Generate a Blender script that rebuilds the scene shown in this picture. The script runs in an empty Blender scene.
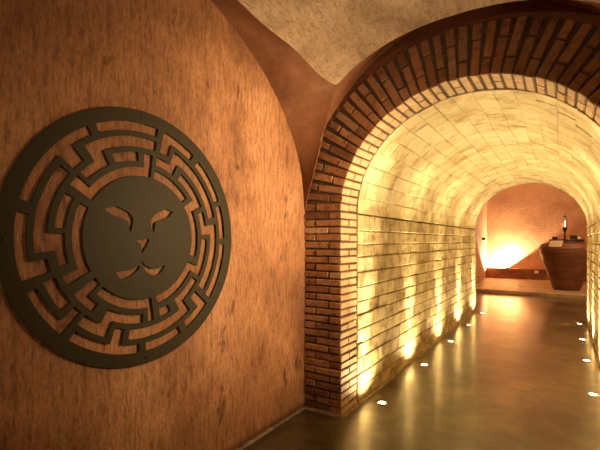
import bpy, bmesh, math, random
from mathutils import Vector, Matrix
from mathutils import noise as mnoise
random.seed(7)
S = bpy.context.scene
COL = S.collection
PI = math.pi

# ------------------------------------------------------------------ camera
cam_d = bpy.data.cameras.new('camera')
cam = bpy.data.objects.new('camera', cam_d); COL.objects.link(cam)
cam_d.sensor_width = 36.0
cam_d.lens = 400.0/600.0*36.0
cam_d.shift_y = 16.0/600.0
cam_d.clip_start = 0.02
YAW = math.atan(263/400.0)
cam.location = (0, 0, 1.35)
cam.rotation_euler = (PI/2, 0, YAW)
S.camera = cam

# ------------------------------------------------------------------ world, exposure
w = bpy.data.worlds.new('world'); S.world = w; w.use_nodes = True
w.node_tree.nodes['Background'].inputs[0].default_value = (1.0, 0.62, 0.34, 1)
w.node_tree.nodes['Background'].inputs[1].default_value = 0.012
vs = S.view_settings
vs.view_transform = 'Standard'; vs.look = 'None'; vs.gamma = 1.0; vs.use_curve_mapping = False
vs.exposure = 0.0

def add_light(name, kind, loc, energy, color, aim=None, **kw):
    d = bpy.data.lights.new(name, kind); d.energy = energy; d.color = color
    for k, v in kw.items(): setattr(d, k, v)
    o = bpy.data.objects.new(name, d); COL.objects.link(o); o.location = loc
    if aim is not None:
        o.rotation_euler = (Vector(aim)-Vector(loc)).to_track_quat('-Z', 'Y').to_euler()
    return o
# lamp of the neighbouring bay, shining across the entrance bay
add_light('bay_lamp', 'SPOT', (0.36, 2.42, 1.62), 370, (1.0, 0.72, 0.41), (-1.76, 2.3, 1.5),
          shadow_soft_size=0.24, spot_size=math.radians(84), spot_blend=1.0)
# floor wash lamp that lights the vault
add_light('vault_lamp', 'SPOT', (0.45, 1.2, 0.5), 95, (1.0, 0.74, 0.46), (-1.2, 2.1, 2.6),
          shadow_soft_size=0.08, spot_size=math.radians(52), spot_blend=1.0)
# unseen fill added behind the viewer to brighten the brick face
add_light('rear_fill', 'POINT', (-.15, -1.3, 2.35), 42, (1.0, .70, .40), shadow_soft_size=.12)
TUNNEL_COL = (1.0, 0.81, 0.46)

# ------------------------------------------------------------------ helpers
def link(name, me, mats, parent=None):
    o = bpy.data.objects.new(name, me); COL.objects.link(o)
    if not isinstance(mats, (list, tuple)): mats = [mats]
    for m in mats: me.materials.append(m)
    if parent: o.parent = parent
    return o
def obj(name, bm, mats, parent=None, smooth=False):
    me = bpy.data.meshes.new(name)
    bmesh.ops.recalc_face_normals(bm, faces=bm.faces)
    bm.to_mesh(me); bm.free()
    if smooth:
        for p in me.polygons: p.use_smooth = True
    return link(name, me, mats, parent)
def struct(name, bm, mats, smooth=False):
    o = obj(name, bm, mats, None, smooth); o['kind'] = 'structure'; return o
def tag(o, label, cat, group=None):
    o['label'] = label; o['category'] = cat
    if group: o['group'] = group
    return o
def thing(name, loc, label, cat, group=None, rz=0):
    o = bpy.data.objects.new(name, None); COL.objects.link(o); o.empty_display_size = .05
    o.location = loc; o.rotation_euler = (0, 0, rz)
    return tag(o, label, cat, group)
def add_box(bm, x0, x1, y0, y1, z0, z1, bev=0.0, mi=0):
    v = [bm.verts.new((x, y, z)) for z in (z0, z1) for y in (y0, y1) for x in (x0, x1)]
    fs = [bm.faces.new([v[i] for i in q]) for q in ((0,2,3,1),(4,5,7,6),(0,1,5,4),(2,6,7,3),(0,4,6,2),(1,3,7,5))]
    for f in fs: f.material_index = mi
    if bev:
        es = list({e for f in fs for e in f.edges})
        bmesh.ops.bevel(bm, geom=es, offset=bev, segments=2, affect='EDGES', profile=.5)
def lathe(bm, prof, n=48, c=(0, 0, 0), cap=True):
    rings = []
    for r, z in prof:
        if r < 1e-5: rings.append([bm.verts.new((c[0], c[1], c[2]+z))])
        else: rings.append([bm.verts.new((c[0]+r*math.cos(2*PI*i/n), c[1]+r*math.sin(2*PI*i/n), c[2]+z)) for i in range(n)])
    for a, b in zip(rings, rings[1:]):
        for i in range(n):
            j = (i+1) % n
            if len(a) == 1 and len(b) == 1: continue
            if len(a) == 1: bm.faces.new((a[0], b[i], b[j]))
            elif len(b) == 1: bm.faces.new((a[i], a[j], b[0]))
            else: bm.faces.new((a[i], a[j], b[j], b[i]))
def grid(bm, fn, nu, nv, mi=0):
    V = [[bm.verts.new(fn(i/nu, j/nv)) for j in range(nv+1)] for i in range(nu+1)]
    for i in range(nu):
        for j in range(nv):
            f = bm.faces.new((V[i][j], V[i+1][j], V[i+1][j+1], V[i][j+1])); f.material_index = mi
    return V
def block(bm, fn, u0, u1, v0, v1, depth, bev, nu=1, nv=1, jit=0.0, mi=0):
    """one masonry block on the surface fn(u, v, h): rounded top at h=0, sides down to -depth"""
    j = lambda: random.uniform(-jit, jit)
    u0 += j(); u1 += j(); v0 += j(); v1 += j(); h0 = j()*1.2
    if u1-u0 < 2.5*bev or v1-v0 < 2.5*bev: return
    us = [u0+bev+(u1-u0-2*bev)*i/nu for i in range(nu+1)]
    vv = [v0+bev+(v1-v0-2*bev)*i/nv for i in range(nv+1)]
    T = [[bm.verts.new(fn(a, b, h0+j()*.5)) for b in vv] for a in us]
    for i in range(nu):
        for k in range(nv):
            bm.faces.new((T[i][k], T[i+1][k], T[i+1][k+1], T[i][k+1])).material_index = mi
    loop = [(i, 0) for i in range(nu+1)]+[(nu, k) for k in range(1, nv+1)]+[(i, nv) for i in range(nu-1, -1, -1)]+[(0, k) for k in range(nv-1, 0, -1)]
    def outer(i, k):
        a = us[i] + (-bev if i == 0 else bev if i == nu else 0)
        b = vv[k] + (-bev if k == 0 else bev if k == nv else 0)
        return a, b
    top = [T[i][k] for i, k in loop]
    o1 = [bm.verts.new(fn(*outer(i, k), h0-bev*.9)) for i, k in loop]
    o2 = [bm.verts.new(fn(*outer(i, k), -depth)) for i, k in loop]
    n = len(loop)
    for a in range(n):
        b = (a+1) % n
        bm.faces.new((top[a], o1[a], o1[b], top[b])).material_index = mi
        bm.faces.new((o1[a], o2[a], o2[b], o1[b])).material_index = mi

# ------------------------------------------------------------------ materials
class NT:
    def __init__(s, name):
        s.m = bpy.data.materials.new(name); s.m.use_nodes = True
        s.t = s.m.node_tree; s.n = s.t.nodes; s.l = s.t.links
        s.b = s.n['Principled BSDF']
        s.tc = s.n.new('ShaderNodeTexCoord')
    def mapping(s, scale, rot=(0, 0, 0)):
        m = s.n.new('ShaderNodeMapping'); m.inputs['Scale'].default_value = scale; m.inputs['Rotation'].default_value = rot
        s.l.new(s.tc.outputs['Object'], m.inputs['Vector']); return m.outputs[0]
    def noise(s, vec, scale, detail=6, rough=.55, dist=0):
        n = s.n.new('ShaderNodeTexNoise'); n.inputs['Scale'].default_value = scale; n.inputs['Detail'].default_value = detail
        n.inputs['Roughness'].default_value = rough; n.inputs['Distortion'].default_value = dist
        s.l.new(vec, n.inputs['Vector']); return n.outputs['Fac']
    def ramp(s, fac, stops):
        r = s.n.new('ShaderNodeValToRGB'); e = r.color_ramp.elements
        while len(e) < len(stops): e.new(.5)
        for el, (p, c) in zip(e, stops):
            el.position = p; el.color = (c, c, c, 1) if isinstance(c, (int, float)) else (*c, 1)
        s.l.new(fac, r.inputs[0]); return r.outputs[0]
    def mix(s, a, b, fac, mode='MIX'):
        m = s.n.new('ShaderNodeMix'); m.data_type = 'RGBA'; m.blend_type = mode
        if isinstance(fac, (int, float)): m.inputs[0].default_value = fac
        else: s.l.new(fac, m.inputs[0])
        for sock, v in ((m.inputs[6], a), (m.inputs[7], b)):
            if isinstance(v, tuple): sock.default_value = (*v, 1)
            else: s.l.new(v, sock)
        return m.outputs[2]
    def math(s, op, a, b):
        m = s.n.new('ShaderNodeMath'); m.operation = op
        for i, v in enumerate((a, b)):
            if isinstance(v, (int, float)): m.inputs[i].default_value = v
            else: s.l.new(v, m.inputs[i])
        return m.outputs[0]
    def bump(s, h, strength, dist, prev=None):
        b = s.n.new('ShaderNodeBump'); b.inputs['Strength'].default_value = strength; b.inputs['Distance'].default_value = dist
        s.l.new(h, b.inputs['Height'])
        if prev: s.l.new(prev, b.inputs['Normal'])
        s.l.new(b.outputs[0], s.b.inputs['Normal']); return b.outputs[0]
    def island(s):
        return s.n.new('ShaderNodeNewGeometry').outputs['Random Per Island']
    def set(s, **k):
        for key, v in k.items():
            i = s.b.inputs[key.replace('_', ' ')]
            if isinstance(v, (int, float)): i.default_value = v
            elif isinstance(v, tuple): i.default_value = (*v, 1)
            else: s.l.new(v, i)
        return s.m

def m_plaster():
    t = NT('terracotta_plaster')
    streak = t.noise(t.mapping((14, 14, 2.6)), 3.2, 8, .68)
    fine = t.noise(t.mapping((40, 40, 13)), 2.6, 6, .72)
    patch = t.noise(t.mapping((1, 1, .7)), 1.5, 5, .6, .6)
    c = t.ramp(patch, [(.32, (.26, .108, .043)), (.50, (.46, .205, .085)), (.66, (.66, .33, .15))])
    s1 = t.ramp(streak, [(.32, (.36, .30, .27)), (.50, (.85, .83, .81)), (.64, (1, 1, 1))])
    c = t.mix(c, s1, .85, 'MULTIPLY')
    s2 = t.ramp(fine, [(.34, (.30, .25, .22)), (.56, (1, 1, 1))])
    c = t.mix(c, s2, .6, 'MULTIPLY')
    blot = t.noise(t.mapping((2.2, 2.2, 1.1)), 3.4, 4, .6, .4)
    s3 = t.ramp(blot, [(.30, (.25, .18, .14)), (.37, (1, 1, 1))])
    c = t.mix(c, s3, .8, 'MULTIPLY')
    h = t.math('ADD', t.math('MULTIPLY', streak, .7), t.math('MULTIPLY', fine, .5))
    t.bump(h, .8, .016)
    return t.set(Base_Color=c, Roughness=.62, Specular_IOR_Level=.35)
def m_band():
    t = NT('red_plaster')
    p = t.noise(t.mapping((1, 1, 1)), 3, 6, .6)
    c = t.ramp(p, [(.3, (.12, .042, .016)), (.55, (.205, .077, .029)), (.8, (.29, .118, .047))])
    f = t.noise(t.mapping((1, 1, 1)), 28, 5, .65)
    c = t.mix(c, t.ramp(f, [(.3, (.6, .55, .5)), (.5, (1, 1, 1))]), .5, 'MULTIPLY')
    t.bump(f, .35, .008)
    return t.set(Base_Color=c, Roughness=.6, Specular_IOR_Level=.35)
def m_beige():
    t = NT('brushed_beige_plaster')
    p = t.noise(t.mapping((1, 1, 1)), 2.2, 6, .62, .8)
    c = t.ramp(p, [(.3, (.36, .225, .125)), (.5, (.60, .40, .235)), (.72, (.70, .49, .30))])
    f = t.noise(t.mapping((9, 3, 9), (0, 0, .6)), 5, 8, .7, 1.2)
    c = t.mix(c, t.ramp(f, [(.32, (.42, .33, .26)), (.5, (1, 1, 1))]), .85, 'MULTIPLY')
    t.bump(f, .9, .03)
    return t.set(Base_Color=c, Roughness=.75, Specular_IOR_Level=.25)
def m_brick(name='old_red_brick', pale_mix=0.):
    t = NT(name)
    r = t.island()
    c = t.ramp(r, [(0, (.20, .085, .036)), (.3, (.34, .15, .06)), (.6, (.44, .21, .085)), (.9, (.33, .17, .08)), (.975, (.40, .22, .11)), (.982, (.74, .5, .26)), (1, (.70, .45, .22))])
    p = t.noise(t.mapping((1, 1, 1)), 22, 7, .68)
    c = t.mix(c, t.ramp(p, [(.28, (.30, .25, .22)), (.5, (1, 1, 1)), (.8, (1.0, .95, .9))]), .9, 'MULTIPLY')
    g2 = t.noise(t.mapping((1, 1, 1)), 5, 5, .6)
    c = t.mix(c, t.ramp(g2, [(.3, (.45, .38, .33)), (.55, (1, 1, 1))]), .7, 'MULTIPLY')
    if pale_mix: c = t.mix(c, (.66, .50, .28), t.ramp(p, [(.3, pale_mix*.5), (.6, pale_mix)]))
    f = t.noise(t.mapping((1, 1, 1)), 90, 5, .7)
    t.bump(t.math('ADD', t.math('MULTIPLY', p, 1.0), t.math('MULTIPLY', f, .35)), 1.0, .012)
    return t.set(Base_Color=c, Roughness=.72, Specular_IOR_Level=.3)
def m_mortar():
    t = NT('dark_mortar')
    p = t.noise(t.mapping((1, 1, 1)), 30, 5, .6)
    c = t.ramp(p, [(.3, (.055, .028, .015)), (.7, (.13, .07, .038))])
    t.bump(p, .6, .01)
    return t.set(Base_Color=c, Roughness=.9)
def m_cream(name, lo, mid, hi, dark, scale=7.):
    t = NT(name)
    r = t.island()
    c = t.ramp(r, [(0, lo), (.5, mid), (1, hi)])
    p = t.noise(t.mapping((1, 1, 1)), scale, 8, .68, .3)
    c = t.mix(c, t.ramp(p, [(.34, dark), (.54, (1, 1, 1))]), .85, 'MULTIPLY')
    f = t.noise(t.mapping((1, 1, 1)), 45, 6, .7)
    t.bump(t.math('ADD', p, t.math('MULTIPLY', f, .4)), .75, .014)
    return t.set(Base_Color=c, Roughness=.82, Specular_IOR_Level=.2)
def m_floor():
    t = NT('polished_concrete')
    p = t.noise(t.mapping((1, 1, 1)), 1.6, 8, .62, .8)
    c = t.ramp(p, [(.34, (.036, .025, .010)), (.5, (.094, .072, .032)), (.66, (.175, .138, .066))])
    q = t.noise(t.mapping((1, 1, 1)), 6, 7, .66, .6)
    c = t.mix(c, t.ramp(q, [(.3, (.45, .4, .34)), (.6, (1, 1, 1))]), .7, 'MULTIPLY')
    nb = t.bump(t.noise(t.mapping((1, 1, 1)), 2.6, 4, .5, .3), .16, .03)
    t.l.new(nb, t.b.inputs['Coat Normal'])
    rr = t.ramp(p, [(.3, .295), (.7, .36)])
    return t.set(Base_Color=c, Roughness=rr, Specular_IOR_Level=.4, Coat_Weight=.55, Coat_Roughness=.13)
def m_lip():
    t = NT('pale_mortar_lip')
    p = t.noise(t.mapping((1, 1, 1)), 14, 6, .65)
    c = t.ramp(p, [(.3, (.10, .065, .035)), (.6, (.30, .215, .125))])
    t.bump(p, .6, .01)
    return t.set(Base_Color=c, Roughness=.8)
def m_chamber():
    t = NT('chamber_plaster')
    p = t.noise(t.mapping((1, 1, 1)), 1.4, 7, .62, .5)
    c = t.ramp(p, [(.3, (.34, .165, .08)), (.5, (.46, .245, .125)), (.75, (.56, .32, .18))])
    f = t.noise(t.mapping((3, 3, 5)), 4, 7, .7)
    c = t.mix(c, t.ramp(f, [(.3, (.55, .48, .42)), (.5, (1, 1, 1))]), .5, 'MULTIPLY')
    t.bump(f, .5, .03)
    return t.set(Base_Color=c, Roughness=.75)
def m_simple(name, col, rough=.5, metal=0., var=.25, scale=20, spec=.5):
    t = NT(name)
    p = t.noise(t.mapping((1, 1, 1)), scale, 5, .6)
    d = tuple(v*(1-var) for v in col); h = tuple(min(1, v*(1+var)) for v in col)
    c = t.ramp(p, [(.3, d), (.7, h)])
    t.bump(p, .15, .003)
    return t.set(Base_Color=c, Roughness=rough, Metallic=metal, Specular_IOR_Level=spec)
def m_jar():
    t = NT('fired_clay')
    b = t.noise(t.mapping((.6, .6, 9)), 3, 6, .6)
    c = t.ramp(b, [(.3, (.07, .024, .010)), (.5, (.145, .052, .021)), (.72, (.24, .095, .038))])
    p = t.noise(t.mapping((1, 1, 1.6)), 5, 6, .65)
    c = t.mix(c, t.ramp(p, [(.3, (.45, .4, .36)), (.5, (1, 1, 1))]), .6, 'MULTIPLY')
    t.bump(b, .5, .03)
    return t.set(Base_Color=c, Roughness=.5)
def m_glow(name, col, strength):
    t = NT(name)
    return t.set(Base_Color=(.9, .85, .7), Emission_Color=col, Emission_Strength=strength, Roughness=.3)
def m_glass():
    t = NT('clear_glass')
    return t.set(Base_Color=(1, .98, .94), Roughness=.03, Transmission_Weight=1.0, IOR=1.45)

PLASTER, BAND, BEIGE, BRICK, MORTAR = m_plaster(), m_band(), m_beige(), m_brick(), m_mortar()
CREAM = m_cream('cream_block', (.38, .28, .13), (.50, .38, .19), (.60, .47, .26), (.36, .27, .16))
VAULT = m_cream('limewashed_vault', (.54, .43, .23), (.60, .48, .27), (.65, .53, .31), (.55, .44, .28), 4.5)
CRACK = m_simple('joint_mortar', (.17, .11, .05), .9, 0, .4, 25)
VCRACK = m_simple('vault_mortar', (.46, .36, .20), .9, 0, .3, 25)
FLOOR, LIP, CHAMBER = m_floor(), m_lip(), m_chamber()
STEEL = m_simple('dark_bronze_steel', (.034, .0245, .0085), .58, .1, .10, 60, .18)
JAR = m_jar()
DARKWOOD = m_simple('dark_wood', (.018, .010, .006), .5, 0, .3, 12)
BLACKM = m_simple('black_metal', (.02, .016, .012), .45, .5)
BRASS = m_simple('brushed_steel_ring', (.42, .34, .22), .35, .9)
PAPER = m_simple('cream_paper', (.66, .52, .36), .8, 0, .08, 8)
PALE = m_simple('pale_plastic', (.72, .60, .44), .5, 0, .05)
LENS = m_glow('lit_lens', (1.0, .80, .45), 60)
FILAMENT = m_glow('lit_filament', (1.0, .78, .48), 4.5)
GLASS = m_glass()

# ------------------------------------------------------------------ dimensions
XL = -1.76                 # left wall of the bay
YF = 2.74                  # face of the brick arch
YR = 3.03                  # back of its reveal
YE = 8.35                  # far end of the passage
XC, AI, BI, ZS = -.54, .88, .82, 1.58     # intrados ellipse and its springing height
RING = .345
AO, BO = AI+RING, BI+RING
XTL, XTR = XC-AI, XC+AI
YM = 1.0                   # middle of the bay, front to back
XR, YB = 3.2, -3.0         # far walls of the neighbouring space

# ------------------------------------------------------------------ floor
def wob(x, y, z, s, a):
    return mnoise.noise(Vector((x*s, y*s, z*s)))*a
bm = bmesh.new()
grid(bm, lambda u, v: (-2.6+u*6.0, -3.1+v*14.6, wob(-2.6+u*6, -3.1+v*14.6, 0, 1.3, .0015)-.0015), 60, 120)
r = bmesh.ops.extrude_face_region(bm, geom=list(bm.faces))
bmesh.ops.translate(bm, verts=[g for g in r['geom'] if isinstance(g, bmesh.types.BMVert)], vec=(0, 0, -.2))
struct('floor', bm, FLOOR, True)
bm = bmesh.new()
add_box(bm, -2.6, 2.6, 11.42, 15.9, -.2, .085, .012)
fo = struct('floor_raised', bm, m_simple('platform_concrete', (.42, .29, .15), .5, 0, .35, 3))

# ------------------------------------------------------------------ left wall
bm = bmesh.new()
def lw(u, v):
    y = YB+u*(YF+.06-YB); z = v*3.3
    return (XL+wob(0, y, z, 1.4, .004)+wob(3, y, z, 5, .001), y, z)
grid(bm, lw, 90, 50)
r = bmesh.ops.extrude_face_region(bm, geom=list(bm.faces))
bmesh.ops.translate(bm, verts=[g for g in r['geom'] if isinstance(g, bmesh.types.BMVert)], vec=(-.25, 0, 0))
struct('wall_left', bm, PLASTER, True)

# mortar lips where the walls meet the floor
def lip(name, pts, wdt, hgt, nrm):
    bm = bmesh.new(); rows = []
    n = 60
    for i in range(n+1):
        a = i/n*(len(pts)-1); k = min(int(a), len(pts)-2); p = Vector(pts[k]).lerp(Vector(pts[k+1]), a-k)
        ww = wdt*(1+.35*mnoise.noise(Vector((p.x*6, p.y*6, 1)))); hh = hgt*(1+.4*mnoise.noise(Vector((p.x*9, p.y*9, 5))))
        nv = Vector(nrm)
        rows.append([bm.verts.new(q) for q in (p+Vector((0, 0, -.01)), p+Vector((0, 0, hh)), p+nv*ww*.7+Vector((0, 0, hh*.9)), p+nv*ww+Vector((0, 0, -.01)))])
    for a, b in zip(rows, rows[1:]):
        for k in range(4): bm.faces.new((a[k], a[(k+1) % 4], b[(k+1) % 4], b[k]))
    bm.faces.new(rows[0]); bm.faces.new(rows[-1])
    return struct(name, bm, LIP)
lip('baseboard_left', [(XL-.01, YB, 0), (XL-.01, YF, 0)], .036, .009, (1, 0, 0))
lip('baseboard_front', [(XL, YF+.02, 0), (XTL+.02, YF+.02, 0)], .05, .012, (0, -1, 0))
lip('baseboard_passage_left', [(XTL-.02, YF, 0), (XTL-.02, YE, 0)], .05, .012, (1, 0, 0))
lip('baseboard_passage_right', [(XTR+.02, YF, 0), (XTR+.02, YE, 0)], .05, .012, (-1, 0, 0))

# ------------------------------------------------------------------ brick arch
def ell(t, a, b):          # t: 0 left springing .. pi right springing
    return Vector((XC-a*math.cos(t), 0, ZS+b*math.sin(t)))
bm = bmesh.new()
CH = .0585
def solid_brick(bm, M, sx, sy, sz, bev=.005, jit=.0032):
    """brick filling [0,sx]x[0,sy]x[0,sz] in the frame M"""
    j = lambda: random.uniform(-jit, jit)
    g = .0062
    x0, x1, y0, y1, z0, z1 = g+j(), sx-g+j(), j()*1.4, sy-g, g+j(), sz-g+j()
    tmp = bmesh.new(); add_box(tmp, x0, x1, y0, y1, z0, z1)
    bmesh.ops.bevel(tmp, geom=list(tmp.edges), offset=bev, segments=1, affect='EDGES')
    mp = {}
    for v in tmp.verts: mp[v] = bm.verts.new(M @ (v.co+Vector((j(), j(), j()))*.5))
    tmp.normal_update()
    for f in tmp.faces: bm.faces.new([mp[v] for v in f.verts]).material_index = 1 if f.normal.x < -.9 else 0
    tmp.free()
# frame: local x runs from the opening into the masonry, y runs into the wall, z along the courses
def course(bm, M, i, h):
    dep = YR-YF
    if i % 2:
        solid_brick(bm, M, .235, dep*.5, h)
        solid_brick(bm, M @ Matrix.Translation((0, dep*.5, 0)), .235, dep*.5, h)
        solid_brick(bm, M @ Matrix.Translation((.235, 0, 0)), .112, dep, h)
    else:
        solid_brick(bm, M, .112, dep, h)
        solid_brick(bm, M @ Matrix.Translation((.112, 0, 0)), .235, dep, h)
NP = 27
for side in (-1, 1):
    for i in range(NP):
        x = XTL if side < 0 else XTR
        M = Matrix(((side, 0, 0, x), (0, 1, 0, YF), (0, 0, 1, i*ZS/NP), (0, 0, 0, 1)))
        course(bm, M, i, ZS/NP)
# voussoirs at equal arc length
N = 400
ts = [PI*i/N for i in range(N+1)]; L = [0]
for a, b in zip(ts, ts[1:]): L.append(L[-1]+(ell(b, AI, BI)-ell(a, AI, BI)).length)
NB = 43
def t_at(s):
    for k in range(N):
        if L[k+1] >= s: return ts[k]+(ts[k+1]-ts[k])*(s-L[k])/(L[k+1]-L[k])
    return PI
for i in range(NB):
    t = t_at(L[-1]*(i+.5)/NB)
    p = ell(t, AI, BI)
    q = ell(t, AO, BO)
    xdir = (q-p).normalized(); zdir = Vector((0, 1, 0)).cross(xdir)
    th = L[-1]/NB
    thick = th*1.04
    p = p - zdir*thick*.5
    p.y = YF
    M = Matrix(((xdir.x, 0, zdir.x, p.x), (0, 1, 0, p.y), (xdir.z, 0, zdir.z, p.z), (0, 0, 0, 1)))
    course(bm, M, i+NP, thick)
# brick faces towards the opening carry a paler, yellower mix than the rest
arch = struct('wall_front_bricks', bm, [BRICK, m_brick('pale_brick', .62)])
# mortar body behind the bricks
bm = bmesh.new()
ins = .014
path_i = [Vector((XTL-ins, 0, -.05))]+[ell(PI*i/64, AI+ins, BI+ins) for i in range(65)]+[Vector((XTR+ins, 0, -.05))]
path_o = [Vector((XTL-RING-.01, 0, -.05))]+[ell(PI*i/64, AO+.01, BO+.01) for i in range(65)]+[Vector((XTR+RING+.01, 0, -.05))]
rows = []
for a, b in zip(path_i, path_o):
    rows.append([bm.verts.new((q.x, y, q.z)) for q, y in ((a, YF+ins), (b, YF+ins), (b, YR), (a, YR))])
for a, b in zip(rows, rows[1:]):
    for k in range(4): bm.faces.new((a[k], a[(k+1) % 4], b[(k+1) % 4], b[k]))
bm.faces.new(rows[0]); bm.faces.new(rows[-1])
struct('wall_front_mortar', bm, MORTAR)

# ------------------------------------------------------------------ passage side walls
def side_wall(side):
    bm = bmesh.new()
    x = XTL if side < 0 else XTR
    rnd = random.Random(11 if side < 0 else 12)
    def fn(u, v, h):
        y = YR+u
        return Vector((x-side*(h+wob(side, y, v, 2.2, .008)), y, v))
    z = 0.0; row = 0
    Ltot = YE-YR
    hs = []
    while z < 1.40:
        h = rnd.uniform(.105, .140); hs.append(h); z += h
    k = 1.435/z; hs = [h*k for h in hs]
    z = 0
    for h in hs:
        u = 0 if row % 2 else -rnd.uniform(.08, .16)
        while u < Ltot:
            wd = rnd.uniform(.20, .36)
            a, b = max(u, 0), min(u+wd, Ltot)
            if b-a > .03: block(bm, fn, a+.003, b-.003, z+.004, z+h-.004, .03, .007, 3, 2, .003)
            u += wd
        z += h; row += 1
    # top course: a run of upright bricks, then blocks that stand slightly proud
    u = 0
    while u < Ltot:
        wd = rnd.uniform(.055, .066) if .12 < u < .75 else rnd.uniform(.22, .34)
        if u+wd > Ltot: break
        block(bm, lambda a, b, h: fn(a, b, h+.008), u+.003, u+wd-.003, 1.44, 1.566, .035, .007, 2, 2, .003)
        u += wd
    n0 = len(bm.faces)
    # mortar bed and wall body
    V = grid(bm, lambda a, b: fn(a*Ltot, -.05+b*1.60, -.010), 40, 14, 1)
    struct('wall_passage_left' if side < 0 else 'wall_passage_right', bm, [CREAM, CRACK])
side_wall(-1); side_wall(1)
# solid cores behind the passage walls
bm = bmesh.new(); add_box(bm, XTL-.6, XTL-.03, YR, YE-.03, -.1, 1.62); struct('wall_passage_core_left', bm, CRACK)
bm = bmesh.new(); add_box(bm, XTR+.03, XTR+.6, YR, YE-.03, -.1, 1.62); struct('wall_passage_core_right', bm, CRACK)

# vault over the passage
bm = bmesh.new()
def arcfn(s, y, h):
    t = t_at(min(max(s, 0), L[-1]))
    p = ell(t, AI, BI); c = Vector((XC, 0, ZS)); n = (c-p).normalized()
    q = p+n*(h+wob(math.cos(t)*2, y, p.z, 1.3, .012)+.004*math.sin(y*5))
    return Vector((q.x, y, q.z))
rnd = random.Random(5)
NC = 20
for i in range(NC):
    s0, s1 = L[-1]*i/NC, L[-1]*(i+1)/NC
    y = YR-(.15 if i % 2 else 0)
    while y < YE:
        wd = rnd.uniform(.24, .36); a, b = max(y, YR), min(y+wd, YE)
        if b-a > .04: block(bm, arcfn, s0+.0012, s1-.0012, a+.0012, b-.0012, .02, .004, 2, 2, .0035)
        y += wd
grid(bm, lambda a, b: arcfn(a*L[-1], YR-.0+b*(YE-YR), -.006), 60, 40, 1)
struct('ceiling_passage', bm, [VAULT, VCRACK], False)
# dark joint between brick arch and vault, and the body over the vault
bm = bmesh.new()
rows = []
for i in range(65):
    t = PI*i/64
    a, b = ell(t, AI+.03, BI+.03), ell(t, AI+.45, BI+.45)
    rows.append([bm.verts.new((q.x, yy, q.z)) for q, yy in ((a, YR+.002), (b, YR+.002), (b, YE-.02), (a, YE-.02))])
for a, b in zip(rows, rows[1:]):
    for k in range(4): bm.faces.new((a[k], a[(k+1) % 4], b[(k+1) % 4], b[k]))
bm.faces.new(rows[0]); bm.faces.new(rows[-1])
struct('ceiling_passage_body', bm, MORTAR)

# ------------------------------------------------------------------ bay vault: red bands and beige web
def zl(y):                  # wall arch on the left wall
    q = 1-((y-YM)/(YF-YM))**2
    return 1.60+1.30*math.sqrt(max(q, 0))
PX, PY, PZ = -1.39, 2.58, 2.489
Apts = [(PX, PY, PZ), (-1.415, 2.50, 2.503), (-1.445, 2.42, 2.532), (-1.47, 2.30, 2.583), (-1.50, 2.185, 2.633), (-1.53, 1.93, 2.672), (-1.555, 1.71, 2.728), (-1.575, 1.4, 2.785), (-1.58, 1.0, 2.81)]
def A(u):                   # u: 0 at P .. 1 at the middle of the bay
    f = u*(len(Apts)-1); k = min(int(f), len(Apts)-2); a = f-k
    p = [Vector(Apts[max(0, min(len(Apts)-1, k+d))]) for d in (-1, 0, 1, 2)]
    return .5*((2*p[1])+(p[2]-p[0])*a+(2*p[0]-5*p[1]+4*p[2]-p[3])*a*a+(3*p[1]-p[0]-3*p[2]+p[3])*a**3)
HB = XC-PX
def B(u):                   # u: 0 at P .. 2 at the mirrored corner
    t = u if u <= 1 else 2-u
    f = 1-(1-t)**2.3
    f = f*(1-math.exp(-(t/.06)**1.5)) if t > 0 else 0
    return Vector((PX+HB*u, PY, PZ+(2.742-PZ)*f))
def mirror(bm):
    g = bmesh.ops.duplicate(bm, geom=list(bm.verts)+list(bm.edges)+list(bm.faces))['geom']
    for v in g:
        if isinstance(v, bmesh.types.BMVert): v.co.x = 2*XC-v.co.x
    g = bmesh.ops.duplicate(bm, geom=list(bm.verts)+list(bm.edges)+list(bm.faces))['geom']
    for v in g:
        if isinstance(v, bmesh.types.BMVert): v.co.y = 2*YM-v.co.y
    bmesh.ops.remove_doubles(bm, verts=bm.verts, dist=.0005)
bm = bmesh.new()
NS = 48
def Lc(u):                  # left wall arc by its own angle
    th = u*PI/2
    y = YM+(YF-YM)*math.cos(th)
    return Vector((XL-.005, y, 1.60+1.30*math.sin(th)))
def s1(u, v):
    # u<u0 is the foot: corner line from the springing up to P
    a = Lc(u); b = A(max(0, (u-.40)/.60)) if u > .40 else C0.lerp(Vector(Apts[0]), (u/.40)**.75)
    p = a.lerp(b, v); n = wob(p.x, p.y, p.z, 3, .006)*math.sin(PI*v)
    return p+Vector((n, n, n))
C0 = Vector((XL, YF, 1.60))
grid(bm, s1, NS, 8)
def s2(u, v):
    # from the extrados to edge B
    t = u*PI/2
    a = ell(t, AO+.006, BO+.006); a.y = YF+.02
    t0 = .36
    b = B((u-t0)/(1-t0)) if u > t0 else C0.lerp(Vector(Apts[0]), (u/t0)**.75)
    h = .12*max(0, math.sin(t))**3
    up = Vector((0, 0, h))
    path = [a, a+up, b+up+Vector((0, .012, 0)), b]
    f = v*3; k = min(int(f+1e-6), 2)
    return path[k].lerp(path[k+1], f-k)
grid(bm, s2, NS, 12)
mirror(bm)
struct('trim_vault_bands', bm, BAND, True)
bm = bmesh.new()
def web(u, v):              # v: 0 front edge .. 1 middle of the bay ; u: 0 edge A .. 1 bay axis
    a = A(v); top = 2.742+.20*math.sin(v*PI/2)
    f = 1-(1-u)**2.3
    f = f*(1-math.exp(-(u/.06)**1.5)*(1-v)) if u > 0 else 0
    p = Vector((a.x+(XC-a.x)*u, a.y, a.z+(top-a.z)*f))
    if 0 < u and v > 0: p.z += wob(p.x, p.y, 0, 2.5, .012)*min(1, u*6)*min(1, v*6)
    return p
grid(bm, web, 40, 40)
mirror(bm)
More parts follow.
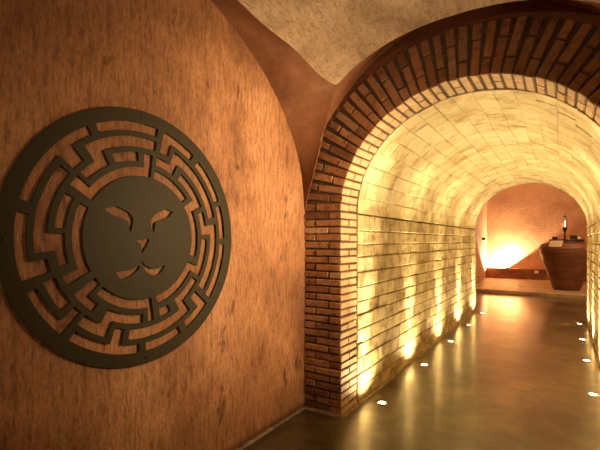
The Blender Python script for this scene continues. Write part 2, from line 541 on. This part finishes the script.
ce = struct('ceiling', bm, BEIGE, True)
# upper masonry that closes the bay above the vault shell, and the neighbouring space
bm = bmesh.new(); add_box(bm, XL-.25, XR+.2, YB-.2, YE, 3.3, 3.5); struct('ceiling_upper', bm, BAND)
bm = bmesh.new()
rows = []
for i in range(65):
    q = ell(PI*i/64, AO+.0, BO+.0)
    rows.append([bm.verts.new(c) for c in ((q.x, YF+.012, q.z), (q.x, YF+.012, 3.3), (q.x, YR, 3.3), (q.x, YR, q.z))])
for a, b in zip(rows, rows[1:]):
    for k in range(4): bm.faces.new((a[k], a[(k+1) % 4], b[(k+1) % 4], b[k]))
bm.faces.new(rows[0]); bm.faces.new(rows[-1])
struct('wall_front_spandrel', bm, BAND)
bm = bmesh.new(); add_box(bm, XC+AO, XR+.2, YF, YR, -.1, 3.3); struct('wall_front_right', bm, PLASTER)
bm = bmesh.new(); add_box(bm, XR, XR+.2, YB, YF, -.1, 3.3); struct('wall_right', bm, PLASTER)
bm = bmesh.new(); add_box(bm, XL-.25, XR+.2, YB-.2, YB, -.1, 3.3); struct('wall_back', bm, PLASTER)

# ------------------------------------------------------------------ far chamber
def slab(name, pts, th, z0, z1, mat):
    bm = bmesh.new(); (x0, y0), (x1, y1) = pts
    d = Vector((x1-x0, y1-y0, 0)); n = Vector((-d.y, d.x, 0)).normalized()*th; ln = d.length
    nu = max(2, int(ln*6))
    grid(bm, lambda u, v: Vector((x0, y0, 0))+d*u+Vector((0, 0, z0+(z1-z0)*v))+n.normalized()*wob(x0+d.x*u, y0+d.y*u, z0+(z1-z0)*v, 1.2, .015), nu, 20)
    r = bmesh.ops.extrude_face_region(bm, geom=list(bm.faces))
    bmesh.ops.translate(bm, verts=[g for g in r['geom'] if isinstance(g, bmesh.types.BMVert)], vec=n)
    return struct(name, bm, mat, True)
slab('wall_chamber_back', [(-2.6, 15.5), (2.6, 15.5)], .2, -.1, 3.7, CHAMBER)
slab('wall_chamber_left', [(-1.88, YE-.05), (-2.26, 15.6)], .2, -.1, 3.7, CHAMBER)
slab('wall_chamber_right', [(2.3, 15.6), (2.3, YE-.05)], .2, -.1, 3.7, CHAMBER)
bm = bmesh.new(); add_box(bm, -2.6, 2.6, YE-.05, 15.9, 3.6, 3.8); struct('ceiling_chamber', bm, CHAMBER)
bm = bmesh.new()
pi_ = [Vector((XTL, 0, -.1))]+[ell(PI*i/48, AI+.0, BI+.0) for i in range(49)]+[Vector((XTR, 0, -.1))]
po_ = [Vector((-2.4, 0, -.1))]+[Vector((-2.4+(2.4+2.4)*max(0, min(1, (i-8)/32)), 0, 3.7 if 8 <= i <= 40 else (1.0+2.7*i/8 if i < 8 else 3.7-2.7*(i-40)/8))) for i in range(49)]+[Vector((2.4, 0, -.1))]
rows = []
for a, b in zip(pi_, po_):
    rows.append([bm.verts.new((q.x, yy, q.z)) for q, yy in ((a, YE-.02), (b, YE-.02), (b, YE+.06), (a, YE+.06))])
for a, b in zip(rows, rows[1:]):
    for k in range(4): bm.faces.new((a[k], a[(k+1) % 4], b[(k+1) % 4], b[k]))
bm.faces.new(rows[0]); bm.faces.new(rows[-1])
struct('wall_passage_end', bm, CREAM)
bm = bmesh.new(); add_box(bm, -2.4, 2.4, 15.12, 15.6, 0, .42, .015)
struct('trim_ledge', bm, BAND)

# ------------------------------------------------------------------ wall medallion (labyrinth plate with a cut-out lion face)
C1, C2, C3, C4 = (.833, .900), (.712, .792), (.602, .670), (.487, .557)
def rng(a, b): return (a[0], b[1]) if a[0] < b[0] else (b[0], a[1])
HOLES = [
 (C1, 81.5, 116), (C2, 81.3, 126.5), ((C3[0], C2[1]), 118.2, 126.5), (C3, 118.2, 137.7), (C3, 94.5, 113.6),
 (C4, 83, 148), ((C4[0], C3[1]), 83, 90), ((C4[0], C3[1]), 140.6, 148),
 (C1, 120, 165), ((C2[0], C1[1]), 131.6, 139.6),
 (C1, 170, 198), ((C2[0]+.012, C1[1]), 191, 198),
 (C2, 142.8, 187.5), ((C3[0], C2[1]), 177.7, 187.5), (C3, 177.7, 197),
 (C3, 153.6, 174.4), (C4, 154.6, 209.2), ((C4[0], C3[1]), 202.8, 209.2),
 (C2, 201.6, 217.8), (C1, 202.8, 226.2), ((C2[0], C1[1]), 221.4, 226.2),
 (C3, 215.7, 232), ((C4[0], C3[1]), 215.7, 223), (C2, 229, 246.8), ((C3[0], C2[1]), 240.2, 246.8), (C3, 240.2, 269.2),
 (C1, 230.2, 267.3), ((C2[0], C1[1]), 250, 256.3),
 (C2, 260, 306.2), ((C3[0], C2[1]), 299.6, 306.2), (C3, 299.6, 325.2),
 (C3, 283.3, 292.6), (C4, 226.5, 278), ((C4[0], C3[1]), 273.4, 278),
 (C4, 283, 335.6), ((C4[0], C3[1]), 328.8, 335.6), (C3, 328.8, 359.2),
 (C4, 342.6, 394), (C3, 25.6, 56.5), ((C4[0], C3[1]), 25.6, 34), (C4, 39, 79.6),
 (C3, 62, 79.5), ((C3[0], C2[1]), 62, 68.2), (C2, 14.6, 68.2),
 (C3, 3, 21.5), ((C3[0], C2[1]), 3, 9.8), (C2, 322.8, 369.8),
 (C1, 55.5, 77.9), ((C2[0]+.01, C1[1]), 71.2, 77.9), (C1, 23.7, 51), (C1, 0, 20.6), (C1, 321.5, 356.4),
 (C1, 298.6, 318), ((C2[0], C1[1]), 312, 318), (C1, 271.2, 294)]
H2 = []
for (r0, r1), a, b in HOLES:
    if a >= 360: a -= 360; b -= 360
    if b > 360: H2.append((r0, r1, a, 360.0)); H2.append((r0, r1, 0.0, b-360))
    else: H2.append((r0, r1, a, b))
RS = sorted({round(x, 4) for h in H2 for x in h[:2]} | {.478, 1.0})
TS = sorted({round(x % 360, 3) for h in H2 for x in h[2:]} | {float(i*2) for i in range(180)})
TS = [t for i, t in enumerate(TS)]
MR, MY, MZ = .630, 1.2405, 1.366
XP0, XP1 = XL+.006, XL+.013
bm = bmesh.new(); vc = {}
def mv(i, k, x):
    key = (i, k, x)
    if key not in vc:
        t = math.radians(TS[k % len(TS)]); rr = RS[i]*MR
        vc[key] = bm.verts.new((x, MY+rr*math.cos(t), MZ+rr*math.sin(t)))
    return vc[key]
nT, nR = len(TS), len(RS)-1
solid = {}
for i in range(nR):
    rm = (RS[i]+RS[i+1])/2
    for k in range(nT):
        a, b = TS[k], TS[k+1] if k+1 < nT else 360.0
        tm = (a+b)/2
        solid[i, k] = not any(h[0] < rm < h[1] and h[2] < tm < h[3] for h in H2)
for (i, k), s in solid.items():
    if not s: continue
    k2 = k+1
    for x in (XP0, XP1): bm.faces.new((mv(i, k, x), mv(i+1, k, x), mv(i+1, k2, x), mv(i, k2, x)))
    if i+1 == nR or not solid[i+1, k]: bm.faces.new([mv(i+1, k, XP0), mv(i+1, k2, XP0), mv(i+1, k2, XP1), mv(i+1, k, XP1)])
    if i > 0 and not solid[i-1, k]: bm.faces.new([mv(i, k, XP0), mv(i, k2, XP0), mv(i, k2, XP1), mv(i, k, XP1)])
    kp, kn = (k-1) % nT, (k+1) % nT
    if not solid[i, kp]: bm.faces.new([mv(i, k, XP0), mv(i+1, k, XP0), mv(i+1, k, XP1), mv(i, k, XP1)])
    if not solid[i, kn]: bm.faces.new([mv(i, k2, XP0), mv(i+1, k2, XP0), mv(i+1, k2, XP1), mv(i, k2, XP1)])
FACE = [
 [(-.325, .207), (-.235, .236), (-.135, .196), (-.097, .150), (-.099, .105), (-.119, .040), (-.130, .075), (-.139, .130), (-.195, .146), (-.270, .170)],
 [(.282, .222), (.205, .245), (.105, .190), (.060, .140), (.064, .100), (.090, .042), (.100, .080), (.106, .128), (.165, .145), (.240, .178)],
 [(-.073, -.016), (.052, -.012), (.030, -.055), (-.017, -.125), (-.022, -.075), (-.035, -.045)],
 [(-.232, -.258), (-.214, -.300), (-.175, -.312), (-.120, -.297), (-.070, -.268), (-.032, -.226), (-.050, -.220), (-.100, -.242), (-.150, -.252), (-.195, -.250)],
 [(-.021, -.178), (-.012, -.226), (.030, -.278), (.085, -.306), (.145, -.294), (.182, -.262), (.202, -.226), (.165, -.240), (.110, -.254), (.060, -.246), (.012, -.216)]]
# the disc with the face cut out, stitched to the labyrinth's inner circle
for x in (XP0, XP1):
    es = []
    ring = [mv(0, k, x) for k in range(nT)]
    for a, b in zip(ring, ring[1:]+ring[:1]):
        e = bm.edges.get((a, b)) or bm.edges.new((a, b)); es.append(e)
    for fi, poly in enumerate(FACE):
        vs_ = []
        for pi2, (a, b) in enumerate(poly):
            v = bm.verts.new((x, MY+a*MR, MZ+b*MR)); vc['f', fi, pi2, x] = v; vs_.append(v)
        for a, b in zip(vs_, vs_[1:]+vs_[:1]): es.append(bm.edges.new((a, b)))
    bmesh.ops.triangle_fill(bm, use_beauty=True, use_dissolve=False, edges=es, normal=(1, 0, 0))
for fi, poly in enumerate(FACE):
    n = len(poly)
    for a in range(n):
        b = (a+1) % n
        bm.faces.new((vc['f', fi, a, XP0], vc['f', fi, b, XP0], vc['f', fi, b, XP1], vc['f', fi, a, XP1]))
med = thing('wall_medallion', (XL, MY, MZ-MR), 'large round dark metal plate with cut-out labyrinth and lion face on the terracotta wall', 'wall art')
pl = obj('plate', bm, STEEL); pl.parent = med; pl.location = (-XL, -MY, -(MZ-MR))
for k, ang in enumerate((0, 90, 180, 270)):
    t = math.radians(ang+1.2); y, z = .95*MR*math.cos(t), MR+.95*MR*math.sin(t)
    b2 = bmesh.new(); bmesh.ops.create_cone(b2, cap_ends=True, segments=16, radius1=.012, radius2=.012, depth=.014,
        matrix=Matrix.Translation((.003, y, z)) @ Matrix.Rotation(PI/2, 4, 'Y'))
    obj('spacer', b2, BLACKM, med)
    b2 = bmesh.new(); bmesh.ops.create_cone(b2, cap_ends=True, segments=16, radius1=.008, radius2=.006, depth=.005,
        matrix=Matrix.Translation((.0145, y, z)) @ Matrix.Rotation(PI/2, 4, 'Y'))
    obj('screw', b2, BLACKM, med)

# ------------------------------------------------------------------ floor lights along the passage
def ring_bm():
    b = bmesh.new(); lathe(b, [(.030, -.006), (.030, .005), (.034, .007), (.043, .006), (.046, .0005), (.046, -.006), (.030, -.006)], 32); return b
def lens_bm():
    b = bmesh.new(); lathe(b, [(0, .0045), (.016, .0042), (.0305, .002), (.0305, -.006), (0, -.006)], 32); return b
proto = None
def floor_light(x, y, label, power):
    global proto
    if proto is None:
        t = thing('floor_light', (x, y, 0), label, 'floor light', 'recessed floor lights along the passage walls')
        obj('ring', ring_bm(), BRASS, t, True); obj('lens', lens_bm(), LENS, t, True); proto = t
    else:
        t = proto.copy(); COL.objects.link(t); t.location = (x, y, 0); t['label'] = label
        for ch in list(proto.children):
            c = ch.copy(); COL.objects.link(c); c.parent = t
    s = -1 if x < XC else 1
    # the narrow beam of the reflector and the wider spill around it
    add_light('floor_light_beam', 'SPOT', (x, y, .016), power, TUNNEL_COL, (x+s*.18, y, 1.0), shadow_soft_size=.02,
              spot_size=math.radians(34), spot_blend=1.0)
    add_light('floor_light_spill', 'SPOT', (x, y, .016), power*.16, TUNNEL_COL, (x+s*.10, y, 1.0), shadow_soft_size=.02,
              spot_size=math.radians(150), spot_blend=.8)
FP = 420
LL = ['lit round floor light nearest the brick pier, by the left passage wall', 'second lit floor light from the brick pier along the left passage wall',
      'third lit floor light from the brick pier along the left passage wall', 'fourth lit floor light from the brick pier along the left passage wall',
      'farthest lit floor light along the left passage wall, near the far chamber']
for y, lb in zip((3.16, 4.38, 5.60, 6.85, 8.15), LL): floor_light(-1.26, y, lb, FP)
RL = ['lit floor light by the right passage wall just inside the brick arch, outside the picture', 'largest lit floor light by the right passage wall, at the right picture edge', 'second visible lit floor light from the front along the right passage wall',
      'third visible lit floor light from the front along the right passage wall', 'farthest lit floor light along the right passage wall, in front of the clay jar']
for y, lb in zip((3.16, 4.35, 5.54, 6.70, 7.93), RL): floor_light(.222, y, lb, FP)

# ------------------------------------------------------------------ far chamber objects
JX, JY, JZ = .075, 12.5, .085
jar = thing('clay_jar', (JX, JY, JZ), 'huge dark red clay jar standing on the raised floor in the far chamber', 'jar')
prof = [(.27, 0), (.30, .02), (.36, .20), (.43, .42), (.50, .64), (.56, .82), (.60, .96), (.614, 1.05), (.603, 1.12), (.56, 1.175), (.48, 1.21), (.37, 1.225)]
pp = [(0, 0)]
for k in range(len(prof)-1):
    q = [Vector((*prof[max(0, min(len(prof)-1, k+d))], 0)) for d in (-1, 0, 1, 2)]
    for m in range(5):
        a = m/5
        v = .5*((2*q[1])+(q[2]-q[0])*a+(2*q[0]-5*q[1]+4*q[2]-q[3])*a*a+(3*q[1]-q[0]-3*q[2]+q[3])*a**3)
        pp.append((v.x, v.y))
pp.append(prof[-1])
pp = [(r*(1+.006*math.sin(z*60)) if r > .3 else r, z) for r, z in pp]
b = bmesh.new(); lathe(b, pp, 72); obj('body', b, JAR, jar, True)
b = bmesh.new(); lathe(b, [(.34, 1.215), (.40, 1.22), (.41, 1.235), (.40, 1.25), (.34, 1.255), (.33, 1.235), (.34, 1.215)], 64); obj('rim', b, JAR, jar, True)
zt = JZ+1.255
b = bmesh.new(); lathe(b, [(0, 0), (.37, 0), (.385, .008), (.385, .046), (.375, .052), (.362, .052), (.358, .028), (0, .028)], 64)
tr = obj('round_tray', b, DARKWOOD, None, True); tr.location = (JX, JY, zt)
tag(tr, 'dark round wooden tray lying on the mouth of the clay jar', 'tray')
zt += .029
lp = thing('oil_lamp', (JX-.035, JY-.05, zt), 'small lamp with slim dark stem and clear glass bulb standing on the tray', 'lamp')
b = bmesh.new(); lathe(b, [(0, 0), (.075, 0), (.078, .008), (.07, .018), (.03, .026), (0, .026)], 32); obj('base', b, BLACKM, lp, True)
b = bmesh.new(); lathe(b, [(0, .02), (.020, .02), (.016, .05), (.016, .16), (.022, .19), (.034, .215), (.044, .235), (.044, .27), (.036, .285), (0, .285)], 32); obj('stem', b, BLACKM, lp, True)
b = bmesh.new(); lathe(b, [(.032, .283), (.040, .30), (.062, .345), (.066, .39), (.055, .44), (.032, .485), (.026, .53), (.023, .53), (.029, .485), (.052, .44), (.063, .39), (.059, .345), (.037, .302), (.030, .285), (.032, .283)], 32); obj('glass_bulb', b, GLASS, lp, True)
b = bmesh.new(); lathe(b, [(0, .285), (.008, .30), (.014, .345), (.012, .38), (.004, .42), (0, .43)], 20); obj('filament', b, FILAMENT, lp, True)
lp.scale = (1.15, 1.15, 1.2)
b = bmesh.new(); lathe(b, [(0, 0), (.045, 0), (.06, .03), (.062, .075), (.055, .095), (.05, .095), (.054, .07), (.05, .012), (0, .012)], 28)
o = obj('small_bowl', b, DARKWOOD, None, True); o.location = (JX-.255, JY-.02, zt); tag(o, 'small dark bowl at the left edge of the tray on the clay jar', 'bowl')
b = bmesh.new(); add_box(b, -.075, .075, -.06, .06, 0, .105, .01)
add_box(b, -.079, .079, -.064, .064, .105, .122, .004)
o = obj('small_box', b, BLACKM); o.location = (JX+.15, JY-.08, zt); tag(o, 'small dark lidded box on the tray, right of the little lamp', 'box')
b = bmesh.new(); lathe(b, [(0, 0), (.03, 0), (.034, .09), (.031, .09), (.028, .008), (0, .008)], 24)
o = obj('drinking_glass', b, PALE, None, True); o.location = (JX+.265, JY-.06, zt); tag(o, 'small pale cup at the right edge of the tray on the clay jar', 'cup')
# card hanging down the shoulder of the jar
b = bmesh.new()
grid(b, lambda u, v: (-.155+u*.31, -.01-.085*v-.008*math.sin(u*PI), -.155*v), 8, 6)
r = bmesh.ops.extrude_face_region(b, geom=list(b.faces)); bmesh.ops.translate(b, verts=[g for g in r['geom'] if isinstance(g, bmesh.types.BMVert)], vec=(0, -.004, 0))
o = obj('card', b, PAPER); o.location = (JX-.20, JY-.46, JZ+1.275); o.rotation_euler = (0, 0, -.47); tag(o, 'pale rectangular paper card leaning on the shoulder of the clay jar', 'card')

# flood light on the ledge, aimed up the back wall
fl = thing('flood_light', (-1.58, 15.25, .42), 'small bright flood light on the ledge washing the back wall of the far chamber', 'flood light')
b = bmesh.new(); add_box(b, -.05, .05, -.03, .03, 0, .03, .004); obj('housing', b, BLACKM, fl)
b = bmesh.new(); add_box(b, -.042, .042, -.022, .022, .028, .034, .001); obj('lens', b, LENS, fl)
add_light('flood_light_lamp', 'SPOT', (-1.58, 15.25, .465), 850, (1.0, .76, .44), (-1.98, 15.40, 1.2), shadow_soft_size=.03, spot_size=math.radians(168), spot_blend=.15)
# light of the chamber beyond the visible opening
add_light('chamber_lamp', 'POINT', (1.3, 10.4, 2.9), 190, (1.0, .74, .44), shadow_soft_size=.12)
b = bmesh.new(); add_box(b, -.055, .055, -.03, .003, -.045, .045, .008); add_box(b, -.03, .03, -.036, -.028, -.022, .022, .003)
o = obj('wall_socket', b, PALE); o.location = (-.72, 15.118, .34); tag(o, 'small pale socket box on the front of the red ledge', 'socket')
b = bmesh.new()
bmesh.ops.create_cone(b, cap_ends=True, segments=20, radius1=.05, radius2=.045, depth=.02, matrix=Matrix.Rotation(PI/2, 4, 'Y'))
bmesh.ops.create_uvsphere(b, u_segments=16, v_segments=10, radius=.045, matrix=Matrix.Translation((.05, 0, 0)))
o = obj('coat_peg', b, BLACKM); o.location = (-2.125, 13.7, 1.42); tag(o, 'small dark round peg on the lit left wall of the far chamber', 'peg')
